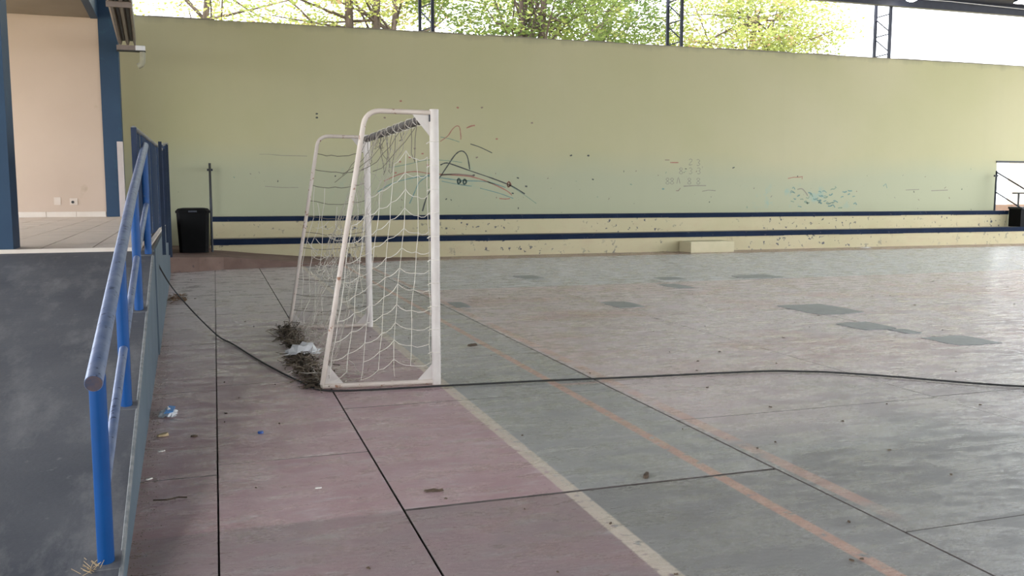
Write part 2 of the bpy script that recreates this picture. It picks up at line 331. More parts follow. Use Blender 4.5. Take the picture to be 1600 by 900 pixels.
# repaired grey patches, thin screeds on the slabs
def patch(cx, cy, wx, wy, seed):
    rr = random.Random(seed); k = 16
    poly = []
    for i in range(k):
        g = 2*math.pi*i/k; e = max(abs(math.cos(g)), abs(math.sin(g)))
        q = (1/e)**0.8*rr.uniform(0.9, 1.03)
        poly.append((cx+wx*q*math.cos(g), cy+wy*q*math.sin(g), -0.001))
    obj('repair_patch', MB().prism(poly, (0, 0, 0.0045)), 'patch', floor)
for k, (cx, cy, wx, wy) in enumerate([(2.98, 11.2, .10, .28), (5.1, 14.5, .20, .35), (5.0, 10.55, .19, .33), (7.3, 13.55, .24, .25), (6.8, 12.4, .17, .35), (8.9, 13.4, .40, .30),
                                       (7.15, 9.36, .36, .48), (6.72, 8.0, .24, .28), (6.86, 7.55, .10, .16), (6.95, 6.9, .28, .26)]):
    patch(cx, cy, wx, wy, k)

# red ledge in front of the bleachers' left end, falling to the floor on the right
front = [(-0.98, 17.25, 0.29), (-0.30, 17.52, 0.26), (0.13, 17.8, 0.235), (0.75, 17.93, 0.17), (1.7, 18.1, 0.085), (2.9, 18.5, 0.03), (4.2, 19.2, 0.004)]
m = MB(); k = len(front)
for (fx, fy, fz) in front: m.v += [(fx, fy, -0.05), (fx, fy, fz), (fx, 19.9, fz), (fx, 19.9, -0.05)]
for i in range(k-1):
    o = i*4; m.f += [(o, o+4, o+5, o+1), (o+1, o+5, o+6, o+2), (o+2, o+6, o+7, o+3), (o+3, o+7, o+4, o)]
m.f += [(0, 1, 2, 3), tuple((k-1)*4+q for q in (3, 2, 1, 0))]
m.box((-0.98, 19.85, -0.05), (-0.02, 21.0, 0.29))
struct('floor_ledge', m, 'ledge', 'low reddish concrete ledge sloping away beside the black bin', 'ledge')

# ------------------------------------------------------------------ yellow wall with opening
WY = 21.0; WT = 5.17
m = MB().box((-6, WY, -0.12), (22.14, WY+0.2, WT)).box((22.14, WY, -0.12), (25.2, WY+0.2, 0.90)).box((22.14, WY, 2.34), (25.2, WY+0.2, WT)).box((25.2, WY, -0.12), (27.5, WY+0.2, WT))
wall_back = struct('wall_back', m, 'wall', 'long pale yellow plastered wall covered in scuffs and scribbles', 'wall')
obj('opening_lintel', MB().box((22.10, WY-0.03, 2.34), (25.2, WY+0.03, 2.39)), 'steel', wall_back)
# uneven coping course
m = MB(); xx = -6.0
while xx < 27.2:
    L = random.uniform(0.5, 1.4); hh = random.uniform(0.012, 0.035); m.box((xx, WY-0.006, WT), (min(xx+L, 27.5), WY+0.206, WT+hh)); xx += L
obj('wall_coping', m, 'tread', wall_back)
# unseen wall added behind the camera; its tall left part dims that side
struct('wall_front_added', MB().box((3.0, -11.2, -0.12), (27, -11, 0.9)).box((-6, -11.2, -0.12), (3.0, -11, 6.6)), 'wall', 'unseen yellow wall added behind the camera, tall at the left to dim that side', 'wall')

# scribbles: thin strokes of marker lying on the plaster
def P_wall(px, py, Y=WY):
    cp, sp = math.cos(PITCH), math.sin(PITCH); cy, sy = math.cos(YAW), math.sin(YAW)
    fw = Vector((sy*cp, cy*cp, -sp)); rt = Vector((cy, -sy, 0)); up = rt.cross(fw)
    r = fw+rt*((px-800)/F_PX)-up*((py-450)/F_PX); t = Y/r.y
    return (t*r.x, CAM_H+t*r.z)
def stroke(pts, wd, ink, smoothn=4):
    q = [P_wall(*p) for p in pts]
    if smoothn > 1 and len(q) > 2:   # catmull-rom
        e = [q[0]]+q+[q[-1]]; o = []
        for i in range(1, len(e)-2):
            for s in range(smoothn):
                t = s/smoothn; a, b, c_, d = e[i-1], e[i], e[i+1], e[i+2]
                o.append(tuple(0.5*((2*b[k])+(-a[k]+c_[k])*t+(2*a[k]-5*b[k]+4*c_[k]-d[k])*t*t+(-a[k]+3*b[k]-3*c_[k]+d[k])*t**3) for k in (0, 1)))
        q = o+[q[-1]]
    m = MB()
    for i, (px, pz) in enumerate(q):
        a = q[max(i-1, 0)]; b = q[min(i+1, len(q)-1)]; dx, dz = b[0]-a[0], b[1]-a[1]; L = math.hypot(dx, dz) or 1
        w2 = wd*0.5*(0.75+0.5*random.random()); nx, nz = -dz/L*w2, dx/L*w2
        m.v += [(px+nx, WY-0.002, pz+nz), (px-nx, WY-0.002, pz-nz), (px+nx, WY+0.001, pz+nz), (px-nx, WY+0.001, pz-nz)]
    for i in range(len(q)-1):
        o = i*4; m.f += [(o, o+1, o+5, o+4), (o, o+4, o+6, o+2), (o+1, o+3, o+7, o+5)]
    return obj('marker_stroke', m, ink, wall_back)
stroke([(660, 330), (668, 305), (682, 285), (700, 258), (712, 241), (722, 236), (730, 244), (734, 265)], .028, 'ink_black')
stroke([(688, 258), (695, 255), (704, 256), (735, 267), (770, 279), (800, 291), (820, 303)], .026, 'ink_black')
stroke([(688, 274), (712, 272), (741, 275)], .035, 'ink_brown')
stroke([(600, 283), (625, 272), (648, 268), (670, 271), (700, 273), (735, 276), (762, 284), (790, 297), (800, 305)], .026, 'ink_red')
stroke([(590, 300), (612, 287), (640, 279), (668, 275), (690, 278), (720, 282), (760, 284), (790, 293)], .024, 'ink_teal')
stroke([(610, 262), (640, 256), (668, 250), (700, 251), (722, 254)], .018, 'ink_green')
stroke([(688, 214), (703, 217), (718, 222)], .018, 'ink_green'); stroke([(735, 225), (750, 230), (769, 239)], .020, 'ink_black')
stroke([(688, 221), (700, 212), (706, 203), (713, 197), (718, 199), (720, 212), (720, 218)], .022, 'ink_red'); stroke([(729, 200), (736, 197), (742, 196)], .03, 'ink_red')
stroke([(640, 318), (648, 300), (655, 285), (672, 272), (684, 262)], .022, 'ink_teal')
stroke([(690, 283), (715, 288), (737, 291)], .02, 'ink_teal'); stroke([(750, 294), (780, 302), (802, 310)], .018, 'ink_teal')
stroke([(780, 310), (790, 311), (797, 310)], .022, 'ink_red')
stroke([(800, 292), (820, 305), (838, 318)], .016, 'ink_green')
for cx, cy, rr_, ink in [(795, 288, 4, 'ink_red'), (717, 283, 4, 'ink_teal'), (726, 284, 4, 'ink_teal')]:
    stroke([(cx+rr_*(.7+.3*math.cos(3*a))*math.cos(a), cy+rr_*1.2*math.sin(a)) for a in [i*1.9 for i in range(12)]], .022, ink, 2)
for cx, cy, ink in [(801, 302, 'ink_black'), (740, 274, 'ink_black'), (776, 217, 'ink_red'), (831, 192, 'ink_brown'), (809, 278, 'ink_black'), (822, 291, 'ink_black'), (626, 158, 'ink_red'), (715, 168, 'ink_red'), (753, 168, 'ink_brown'), (601, 184, 'ink_brown'),
                    (495, 178, 'ink_black'), (495, 184, 'ink_black'), (892, 243, 'ink_black'), (919, 243, 'ink_black'), (1146, 262, 'ink_black'), (1036, 295, 'ink_teal'), (625, 253, 'ink_red'), (640, 246, 'ink_red'), (618, 270, 'ink_red'), (660, 240, 'ink_red'), (648, 232, 'ink_brown'), (745, 246, 'ink_brown'), (668, 258, 'ink_red')]:
    stroke([(cx-1.6, cy+random.uniform(-.8, .8)), (cx, cy), (cx+1.8, cy+random.uniform(-.8, .8))], .035, ink, 1)
# tally of faint digits, red dash and underline
def dig(cx, cy, s, kind, ink):
    if kind == '8': p = [(0, -.05), (-.3, -.3), (0, -.5), (.3, -.3), (0, 0), (-.35, .3), (0, .5), (.35, .3), (0, 0)]
    elif kind == '3': p = [(-.3, -.4), (0, -.5), (.3, -.25), (0, 0), (.3, .25), (0, .5), (-.3, .4)]
    elif kind == '2': p = [(-.3, -.3), (0, -.5), (.3, -.25), (-.1, .2), (-.3, .5), (.35, .45)]
    else: p = [(-.3, .5), (0, -.5), (.3, .5)]
    stroke([(cx+a*s, cy+b*s*1.2) for a, b in p], .015, ink)
for cx, cy, kd in [(1079, 253, '2'), (1091, 254, '3'), (1079, 267, '3'), (1092, 267, '3'), (1064, 267, '8'), (1043, 283, '8'), (1050, 283, '8'), (1060, 282, '1'), (1077, 283, '8'), (1091, 283, '8')]:
    dig(cx, cy, 8, kd, 'ink_faint')
stroke([(1047, 254), (1054, 254), (1060, 254)], .025, 'ink_red', 1); stroke([(1039, 250), (1046, 250)], .02, 'ink_brown', 1)
stroke([(1068, 291), (1085, 290), (1103, 290)], .025, 'ink_faint', 1); stroke([(1097, 299), (1107, 297), (1118, 298)], .02, 'ink_faint', 1)
stroke([(1056, 298), (1060, 298), (1063, 294)], .02, 'ink_brown', 1)
stroke([(1231, 279), (1240, 277), (1247, 277), (1254, 276), (1253, 280)], .022, 'ink_red', 1)
stroke([(1246, 296), (1253, 295), (1259, 301), (1262, 306)], .03, 'ink_faint')
stroke([(405, 241), (420, 241), (440, 243), (480, 244)], .012, 'ink_faint', 1); stroke([(414, 291), (440, 293), (466, 293)], .012, 'ink_faint', 1)
stroke([(1415, 297), (1436, 296)], .02, 'ink_faint', 1); stroke([(1455, 298), (1481, 297)], .024, 'ink_faint', 1)
stroke([(1380, 291), (1384, 287), (1386, 294)], .02, 'ink_teal', 1)
rs = random.Random(11)
for k in range(46):     # teal scrawl
    cx, cy = rs.gauss(1282, 26), rs.gauss(308, 9)
    if 1220 < cx < 1345 and 293 < cy < 327: stroke([(cx, cy), (cx+rs.uniform(1, 4), cy+rs.uniform(-2.5, 2)), (cx+rs.uniform(3, 7), cy+rs.uniform(-2, 3))], rs.uniform(.02, .035), 'ink_teal' if k % 4 else 'ink_green', 2)
for k in range(60):     # small scuffs
    cx, cy = rs.uniform(350, 1540), rs.uniform(262, 328)
    stroke([(cx, cy), (cx+rs.uniform(-2, 3), cy+rs.uniform(-3, 3))], rs.uniform(.012, .03), rs.choice(['ink_black', 'ink_faint', 'ink_brown', 'ink_green']), 1)

# ------------------------------------------------------------------ bleachers: two long steps
bl = thing('bleacher', (11, 20.3, 0.0), 'two long yellow concrete bleacher steps with navy edges along the wall', 'bleacher')
def step(x0, x1, y0, y1, z0, z1, band):
    s = obj('step', MB().box((x0, y0+0.02, z0), (x1, y1, z1-0.02)), 'riser', bl)
    obj('tread', MB().box((x0, y0+0.02, z1-0.02), (x1, y1, z1)), 'tread', s)
    m = MB(); xx = x0
    while xx < x1-0.01:
        L = min(random.uniform(1.4, 3.2), x1-xx); dz = random.uniform(-0.006, 0.006)
        m.box((xx, y0, z1-band+dz), (xx+L, y0+0.05, z1+0.004)); xx += L
    obj('edge_band', m, 'nosing', s)
step(-0.10, 26, 19.82, 20.42, -0.02, 0.47, 0.118)
step(-0.07, 22.05, 20.40, 20.998, 0.45, 0.925, 0.102)
tag(obj('concrete_block', MB().cham((10.92, 19.22, 0), (12.12, 19.80, 0.265), 0.012), 'block', None, origin=(11.5, 19.5, 0)),
    'low yellow concrete block on the floor against the bottom bleacher step', 'block')
# bleacher end railings (pairs of posts with two falling rails)
def end_rail(X, label):
    t = thing('handrail', (X, 20.8, 0.925), label, 'handrail', 'railings at the bleacher ends')
    obj('post', MB().tube([(X, 20.8, 0.925), (X, 20.8, 2.09)], 0.028, 10), 'steel', t, True)
    obj('post', MB().tube([(X, 19.3, 0.0 if X > 1 else 0.235), (X, 19.3, 1.34)], 0.024, 10), 'steel', t, True)
    obj('rail', MB().tube([(X, 20.8, 2.05), (X, 20.4, 1.85), (X, 19.3, 1.30)], 0.022, 8), 'steel', t, True)
    obj('rail', MB().tube([(X, 20.8, 1.47), (X, 20.4, 1.27), (X, 19.3, 0.72)], 0.020, 8), 'steel', t, True)
    obj('wall_clamp', MB().box((X-0.06, 20.78, 1.92), (X+0.06, 20.84, 1.97)), 'steel', t)
end_rail(-0.07, 'dark steel handrail seen end-on above the black bin')
end_rail(21.93, 'dark steel handrail with falling rails beside the wall opening')

# ------------------------------------------------------------------ black bin by the bleachers
t = thing('rubbish_bin', (-0.42, 18.95, 0.275), 'black plastic rubbish bin standing on the reddish ledge', 'bin')
m = MB()
def ring(m, cx, cy, hw, hd, zz, c=0.06):
    return [(cx-hw+c, cy-hd, zz), (cx+hw-c, cy-hd, zz), (cx+hw, cy-hd+c, zz), (cx+hw, cy+hd-c, zz), (cx+hw-c, cy+hd, zz), (cx-hw+c, cy+hd, zz), (cx-hw, cy+hd-c, zz), (cx-hw, cy-hd+c, zz)]
def loft(m, rings):
    o = len(m.v); k = len(rings[0])
    for r in rings: m.v += r
    for a in range(len(rings)-1):
        for i in range(k): j = (i+1) % k; m.f.append((o+a*k+i, o+a*k+j, o+(a+1)*k+j, o+(a+1)*k+i))
    m.f.append(tuple(o+i for i in reversed(range(k)))); m.f.append(tuple(o+(len(rings)-1)*k+i for i in range(k)))
loft(m, [ring(m, -.41, 18.95, .27, .25, .275), ring(m, -.41, 18.95, .29, .27, .7), ring(m, -.41, 18.95, .305, .29, 1.05)])
obj('body', m, 'bin', t)
m = MB(); loft(m, [ring(m, -.41, 18.95, .32, .30, 1.05), ring(m, -.41, 18.95, .325, .305, 1.09), ring(m, -.41, 18.95, .28, .26, 1.135), ring(m, -.40, 18.95, .2, .18, 1.15)])
obj('lid', m, 'bin', t)
obj('lid_handle', MB().box((-.49, 18.62, 1.07), (-.33, 18.66, 1.10)), 'steel', t)

# black crate on the lower step at the right
t = thing('black_crate', (22.2, 20.1, 0.47), 'black plastic crate sitting on the lower bleacher step by the opening', 'crate')
obj('body', MB().box((22.02, 19.95, 0.472), (22.95, 20.37, 0.98)), 'bin', t)
obj('rim', MB().box((21.99, 19.92, 0.98), (22.98, 20.38, 1.04)), 'dark', t)
obj('vent_panel', MB().box((22.25, 19.935, 0.60), (22.55, 19.95, 0.85)), 'steel', t)

# ------------------------------------------------------------------ ramp, landing, porch
LZ = 0.97; V0, V1 = 2.93, 8.55; ZT = 0.94
m = MB(); m.hexa([bp(-2.3, V0, -0.05), bp(-0.01, V0, -0.05), bp(-0.01, V1, -0.05), bp(-2.3, V1, -0.05), bp(-2.3, V0, 0.004), bp(-0.01, V0, 0.004), bp(-0.01, V1, ZT), bp(-2.3, V1, ZT)])
ramp = struct('ramp', m, 'ramp', 'dark grey concrete access ramp rising to the tiled porch', 'ramp')
obj('ramp_side', MB().hexa([bp(-.02, V0, -.05), bp(0, V0, -.05), bp(0, V1, -.05), bp(-.02, V1, -.05), bp(-.02, V0, .0), bp(0, V0, .0), bp(0, V1, ZT-.01), bp(-.02, V1, ZT-.01)]), 'ramp_side', ramp)
obj('ramp_edge', MB().tube([bp(-.008, V0, .0), bp(-.008, V1, ZT)], 0.009, 6), 'ramp_edge', ramp)
m = MB(); bbox_b(m, -6.0, -0.01, V1, 19.7, -0.05, LZ-0.012)
landing = struct('floor_porch', m, 'grout', 'raised porch floor laid with cream square tiles', 'floor')
m = MB(); bbox_b(m, -0.01, 0.012, V1, 17.55, -0.05, LZ-0.02); obj('porch_side', m, 'ramp_side', landing)
m = MB(); bbox_b(m, -6.0, -0.16, V1-0.012, V1+0.05, LZ-0.06, LZ+0.002); obj('front_lip', m, 'skirt', landing)
m = MB(); m.hexa([bp(-.07, V1+.02, LZ-.02), bp(-.035, V1+.02, LZ-.02), bp(.015, 17.4, LZ-.02), bp(-.03, 17.4, LZ-.02), bp(-.07, V1+.02, LZ+.012), bp(-.035, V1+.02, LZ+.012), bp(.015, 17.4, LZ+.012), bp(-.03, 17.4, LZ+.012)])
obj('side_curb', m, 'skirt', landing)
TS = 0.41
tm = obj('floor_tile', MB().box((-TS/2+.006, -TS/2+.006, LZ-.03), (TS/2-.006, TS/2-.006, LZ)), 'tile', landing, origin=(0, 0, 0))
first = True
for iu in range(13):
    for iv in range(27):
        u = -0.30-iu*TS; v = V1+0.06+TS/2+iv*TS
        if v > 19.5: continue
        if iu > 9 and iv < 8: continue
        p = bp(u, v, random.uniform(-.0015, .0015))
        if first: tm.location = p; tm.rotation_euler = (0, 0, B_YAW); first = False
        else: copy_mesh(tm, landing, p, (0, 0, B_YAW))
# porch back wall, skirting, sockets
PB = 19.62
m = MB().box((-8, PB, LZ-0.05), (-2.05, PB+0.15, 5.3)); wall_left = struct('wall_left', m, 'cream', 'cream painted back wall of the porch', 'wall')
xx = -2.06
for L in [.54, .54, .54, .30, .54, .54, .54, .54]:
    obj('skirting_tile', MB().cham((xx-L+.004, PB-.016, LZ), (xx-.004, PB, LZ+.105), .004), 'skirt', wall_left); xx -= L
obj('socket_plate', MB().cham((-2.99, PB-.012, 1.21), (-2.87, PB, 1.36), .004), 'plate', wall_left)
sp = obj('socket_plate', MB().cham((-2.71, PB-.012, 1.21), (-2.57, PB, 1.34), .004), 'plate', wall_left)
obj('socket_hole', MB().lathe([(.028, 0), (.028, .014)], (0, 0, 0), 10), 'dark', sp, origin=(0, 0, 0))
so = bpy.data.objects[-1] if False else sp.children[0]; so.rotation_euler = (math.pi/2, 0, 0); so.location = Vector((-2.655, PB-.003, 1.265))-wl(sp)
# soffit, beam, columns
m = MB(); m.hexa([bp(-6.5, 6.4, 4.84), bp(-1.17, 6.4, 4.84), bp(-1.17, 19.7, 4.84), bp(-6.5, 19.7, 4.84), bp(-6.5, 6.4, 4.96), bp(-1.17, 6.4, 4.96), bp(-1.17, 19.7, 4.96), bp(-6.5, 19.7, 4.96)])
struct('ceiling_porch', m, 'soffit', 'plain beige ceiling over the porch', 'ceiling')
m = MB(); m.hexa([bp(-1.30, 6.4, 4.83), bp(-1.165, 6.4, 4.83), bp(-1.165, 19.7, 4.83), bp(-1.30, 19.7, 4.83), bp(-1.30, 6.4, 5.9), bp(-1.165, 6.4, 5.9), bp(-1.165, 19.7, 5.9), bp(-1.30, 19.7, 5.9)])
struct('trim_1', m, 'navy', 'navy blue fascia beam along the porch roof edge', 'beam')
struct('trim_2', MB().cham((-2.05, PB-0.02, LZ-.03), (-1.705, PB+0.25, 5.9), .01), 'navy', 'navy blue pillar at the far end of the porch', 'pillar')
m = MB(); bbox_b(m, -1.45, -1.105, 8.56, 8.90, 0.0, 4.85); struct('trim_3', m, 'navy', 'navy blue pillar beside the top of the ramp at the left edge', 'pillar')
tag(obj('pale_board', MB().cham((-1.80, PB-.075, LZ), (-1.69, PB-.03, 2.46), .004), 'board', None, origin=(-1.745, PB-.05, LZ)), 'narrow pale board standing upright against the far navy pillar', 'board')
bpy.data.objects['pale_board'].data.materials.append(M['board'])

# ------------------------------------------------------------------ eave gutter
t = thing('roof_gutter', (-1.5, 19.3, 4.3), 'brown ribbed metal eave gutter running along the navy porch beam', 'gutter')
Pn = lambda f, zz, s: Vector((-1.68+(0.325)*f+(1-s)*(0.24+0.03*f)*1.6, 19.3-(1-s)*4.3*1.6, 4.31+zz))
m = MB(); prof = [(0, .05), (.10, 0), (.22, 0), (.30, .09), (.42, .09), (.50, 0), (.62, 0), (.70, .09), (.84, .09), (.92, 0), (1.0, 0), (1.03, .12)]
for s in (0, 1):
    for (f, zz) in prof: m.v.append(tuple(Pn(f, zz, s)))
    for (f, zz) in prof: m.v.append(tuple(Pn(f, zz+.012, s)))
k = len(prof)
for i in range(k-1): m.f += [(i, i+1, 2*k+i+1, 2*k+i), (k+i, 3*k+i, 3*k+i+1, k+i+1)]
obj('ribbed_sheet', m, 'gutter', t)
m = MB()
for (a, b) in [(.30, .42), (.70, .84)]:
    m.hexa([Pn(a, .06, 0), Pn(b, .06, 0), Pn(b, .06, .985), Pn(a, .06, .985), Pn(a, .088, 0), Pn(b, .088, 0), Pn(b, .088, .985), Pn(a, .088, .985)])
obj('rib_shadow_strip', m, 'rib_shade', t)  # dark strips in the rib hollows stand in for their shade
for s in (0.38, 0.0):
    a = Pn(-.02, -.075, s); b = Pn(1.0, -.075, s)
    obj('strap', MB().hexa([a, b, b+Vector((0, .06, 0)), a+Vector((0, .06, 0)), a+Vector((0, 0, .08)), b+Vector((0, 0, .08)), b+Vector((0, .06, .08)), a+Vector((0, .06, .08))]), 'bracket', t)
obj('end_bar', MB().box((-1.70, 19.26, 4.205), (-1.36, 19.34, 4.30)), 'bracket', t)
obj('end_shelf', MB().box((-1.70, 19.24, 4.185), (-1.18, 19.36, 4.205)), 'dark', t)
obj('end_box', MB().cham((-1.36, 19.25, 4.21), (-1.185, 19.35, 4.305), .008), 'white_plastic', t)
el = [(-1.24, 19.3, 4.19), (-1.24, 19.3, 4.08), (-1.245, 19.3, 4.0), (-1.275, 19.31, 3.94), (-1.33, 19.32, 3.915)]
obj('drain_elbow', MB().tube(el, .055, 12), 'pvc', t, True)
obj('drain_collar', MB().tube([(-1.24, 19.3, 4.195), (-1.24, 19.3, 4.14)], .04, 12), 'white_plastic', t, True)

# ------------------------------------------------------------------ ramp handrail
t = thing('ramp_handrail', bp(-.067, 3.49, .09), 'blue pipe handrail with two rubbed rails along the ramp edge', 'handrail')
def ramp_z(v): return ZT*(v-V0)/(V1-V0)
def top_z(v): return 0.80+(v-3.40)*0.2035
def mid_z(v): return 0.345+(v-3.49)*0.2035
def ru(v): return -0.062+max(0, (v-6.5))*0.010
for i, v in enumerate([3.49, 4.98, 6.71, 8.40]):
    zb = ramp_z(v) if v < V1 else LZ
    zt = top_z(v)-0.02
    obj('post', MB().tube([bp(ru(v), v, zb), bp(ru(v), v, zt)], 0.0295, 16), 'rail_blue', t, True)
    s = ZT/(V1-V0); q = .058; m = MB()
    m.hexa([bp(ru(v)-q, v-q, zb-q*s), bp(ru(v)+q*.9, v-q, zb-q*s), bp(ru(v)+q*.9, v+q, zb+q*s), bp(ru(v)-q, v+q, zb+q*s),
            bp(ru(v)-q, v-q, zb-q*s+.008), bp(ru(v)+q*.9, v-q, zb-q*s+.008), bp(ru(v)+q*.9, v+q, zb+q*s+.008), bp(ru(v)-q, v+q, zb+q*s+.008)])
    fp = obj('foot_plate', m, 'ramp', t)
a, b = 3.36, 8.62
tr = obj('top_rail', MB().tube([bp(ru(a), a, top_z(a)), bp(ru(6.5), 6.5, top_z(6.5)), bp(ru(b), b, top_z(b))], 0.0305, 20), 'rail_worn', t, True)
d = (bp(ru(a), a, top_z(a))-bp(ru(6.5), 6.5, top_z(6.5))).normalized(); p0 = bp(ru(a), a, top_z(a))
obj('end_cap', MB().tube([p0, p0+d*0.004], 0.028, 20), 'rail_end', tr)
prev = 3.49
for v in [4.98, 6.71, 8.40]:
    obj('middle_rail', MB().tube([bp(ru(prev), prev+.02, mid_z(prev)), bp(ru(v), v-.02, mid_z(v))], 0.021, 14), 'rail_worn', t, True); prev = v

# ------------------------------------------------------------------ sheet metal guards on the porch edge
def guard(name, label, ua, va, za, ub, vb, zb, posts, zpost):
    t = thing(name, bp(ua, va, LZ), label, 'guard panel', 'blue guard panels on the porch edge')
    N = 7
    for i in range(N):       # vertical folded sheets
        s0, s1 = i/N, (i+1)/N
        L = lambda s, du=0: (ua+(ub-ua)*s+du, va+(vb-va)*s, za+(zb-za)*s)
        A, Bq = L(s0+.006), L(s1-.006)
        off = .010 if i % 2 else 0
        obj('sheet', MB().hexa([bp(A[0]-.012+off, A[1], LZ+.03), bp(A[0]+off, A[1], LZ+.03), bp(Bq[0]+off, Bq[1], LZ+.03), bp(Bq[0]-.012+off, Bq[1], LZ+.03),
                                bp(A[0]-.012+off, A[1], A[2]-.03), bp(A[0]+off, A[1], A[2]-.03), bp(Bq[0]+off, Bq[1], Bq[2]-.03), bp(Bq[0]-.012+off, Bq[1], Bq[2]-.03)]), 'guard', t)
    obj('top_rail', MB().tube([bp(ua, va, za-.015), bp(ub, vb, zb-.015)], .022, 10), 'guard_rail', t, True)
    for s in posts:
        u, v, zt = ua+(ub-ua)*s, va+(vb-va)*s, za+(zb-za)*s
        m = MB(); bbox_b(m, max(u-.02, .012) if s > 0 else u-.022, max(u+.02, .05) if s > 0 else u+.022, v-.03, v+.03, zpost if s > 0 else LZ, zt-.01)
        obj('post', m, 'guard_post' if s == 0 else 'guard_blue', t)
guard('guard_panel', 'slate blue ribbed sheet guard nearest the ramp top', -.115, 8.35, 2.01, -.005, 14.1, 2.09, [0, .52, 1.0], .72)
guard('guard_panel', 'slate blue sheet guard at the far end of the porch edge', -.01, 14.35, 2.16, .03, 17.45, 2.34, [0, .5, 1.0], .42)
m = MB(); bbox_b(m, .012, .05, 17.36, 17.5, 0.0, 1.0); obj('end_post', m, 'guard_blue', bpy.data.objects['guard_panel.001'])

# ------------------------------------------------------------------ goal
GXf, GYn, GYf, GH = 1.56, 6.55, 9.64, 2.06
goal = thing('goal', (1.2, 8.1, 0), 'white tubular futsal goal with torn net standing at the court end', 'goal')
for Y in (GYn, GYf): obj('post', MB().tube([(GXf, Y, 0.0), (GXf, Y, GH)], .034, 18), 'goal', goal, True)
cb = obj('crossbar', MB().tube([(GXf-.005, GYn+.03, GH-.045), (GXf-.005, GYf-.03, GH-.045)], .034, 14), 'crossbar', goal, True)
def sideframe(Y, bx, dy):
    pts = [(GXf-.02, Y, 2.035), (1.16, Y+dy*.2, 2.04)]
    cx, cz, r = 1.16, 1.92, .12
    for a in range(1, 7): g = a/6*math.radians(80); pts.append((cx-r*math.sin(g), Y+dy*.25, cz+r*math.cos(g)))
    pts.append((bx, Y+dy, 0.035))
    f = obj('side_frame', MB().tube(pts, .0185, 12), 'goal_rust' if dy else 'goal', goal, True)
    obj('base_bar', MB().tube([(GXf, Y, .022), (bx, Y+dy, .022)], .019, 10), 'goal_rust', goal, True)
    for poly in ([(GXf-.03, Y, 2.03), (GXf-.17, Y, 2.03), (GXf-.03, Y, 1.86)], [(GXf-.03, Y, .03), (GXf-.15, Y+dy*.2, .03), (GXf-.03, Y, .16)],
                 [(bx-.0, Y+dy, .03), (bx+.16, Y+dy*.8, .03), (bx+.03, Y+dy, .20)]):
        obj('gusset_plate', MB().prism(poly, (0, .006, 0)), 'goal', goal)
    obj('wire_clip', MB().box((GXf-.04, Y-.012, 1.97), (GXf-.02, Y+.012, 2.02)), 'steel', goal)
sideframe(GYn, .715, .09); sideframe(GYf, .72, .09)
obj('ground_bar', MB().tube([(.715, GYn+.09, .022), (.70, 8.1, .024), (.72, GYf+.09, .022)], .014, 8), 'net_old', goal, True)
obj('bar_joint', MB().tube([(1.22, GYn+.04, .022), (1.235, GYn+.04, .022)], .024, 10), 'goal_rust', goal, True)

# nets
rn = random.Random(3)
def cord(m, a, b, r, sag=0.0, k=3, n=4, jit=0.0):
    a, b = Vector(a), Vector(b); pts = []
    for i in range(k+1):
        t_ = i/k; p = a.lerp(b, t_); p.z -= sag*4*t_*(1-t_)
        if 0 < i < k and jit: p += Vector((rn.uniform(-jit, jit), rn.uniform(-jit, jit), rn.uniform(-jit, jit)))
        p.z = max(p.z, .006); pts.append(p)
    m.tube(pts, r, n, False)
def backx(zz): return .73+(1.04-.73)*max(0, min(1, zz/1.92))
# near side net
m = MB(); grid = {}
cols, rows = 7, 13
for i in range(cols):
    for j in range(rows):
        zz = 1.72-j*.142
        s = i/(cols-1)
        up = [0, -.012, .03, -.05, -.11, -.17, -.22][i]
        zz += up+rn.uniform(-.012, .012)
        zz = zz if zz > .04 else None
        if zz is None: continue
        if j == 0 and i > 3: continue
        if j == 1 and i > 5: continue
        xb = backx(zz)+.02
        X = (GXf-.045)+(xb-(GXf-.045))*(s**1.0)
        if i in (1, 2): X += .02*math.sin(j*.5)
        Yv = GYn+.02+.10*math.sin(math.pi*s)*(.4+j*.05)+rn.uniform(-.015, .015)
        grid[i, j] = (X+rn.uniform(-.008, .008), Yv, zz)
for (i, j), p in grid.items():
    if (i+1, j) in grid and not (j > 9 and rn.random() < .25): cord(m, p, grid[i+1, j], .0026, sag=.018, jit=.004)
    if (i, j+1) in grid and not (j > 9 and rn.random() < .2): cord(m, p, grid[i, j+1], .0021, jit=.003, k=2)
obj('side_net', m, 'net', goal)
# far side net: sagging horizontals, dirty above and paler below
m = MB(); m2 = MB()
for j in range(11):
    zz = 1.86-j*.165
    if zz < .08: break
    P0 = Vector((backx(zz)+.0, GYf+.06, zz)); P1 = Vector((GXf-.03, GYf, zz+.02-.02*(j % 2)))
    cord(m, P0, P1, .0036, sag=.035, k=9, jit=.008)
for i in range(9):
    s = (i+.6)/9.5; top = 1.70-rn.uniform(0, .9); pts = []
    for q in range(10):
        zz = top*(1-q/9)+.03
        xx_ = backx(zz)+(GXf-backx(zz))*s
        pts.append(Vector((xx_+rn.uniform(-.035, .035), GYf+.05+rn.uniform(-.03, .03), zz)))
    m2.tube(pts, .003, 4, False)
for k in range(46):
    zz = rn.uniform(.45, 1.15); s = rn.uniform(.05, .9); xx_ = backx(zz)+(GXf-backx(zz))*s
    cord(m2, (xx_, GYf+rn.uniform(-.05, .06), zz), (xx_+rn.uniform(.05, .14), GYf+rn.uniform(-.05, .06), zz+rn.uniform(-.1, .1)), .0028, sag=.03, k=4)
obj('side_net', m, 'net_dark', goal); obj('loose_net', m2, 'net', goal)
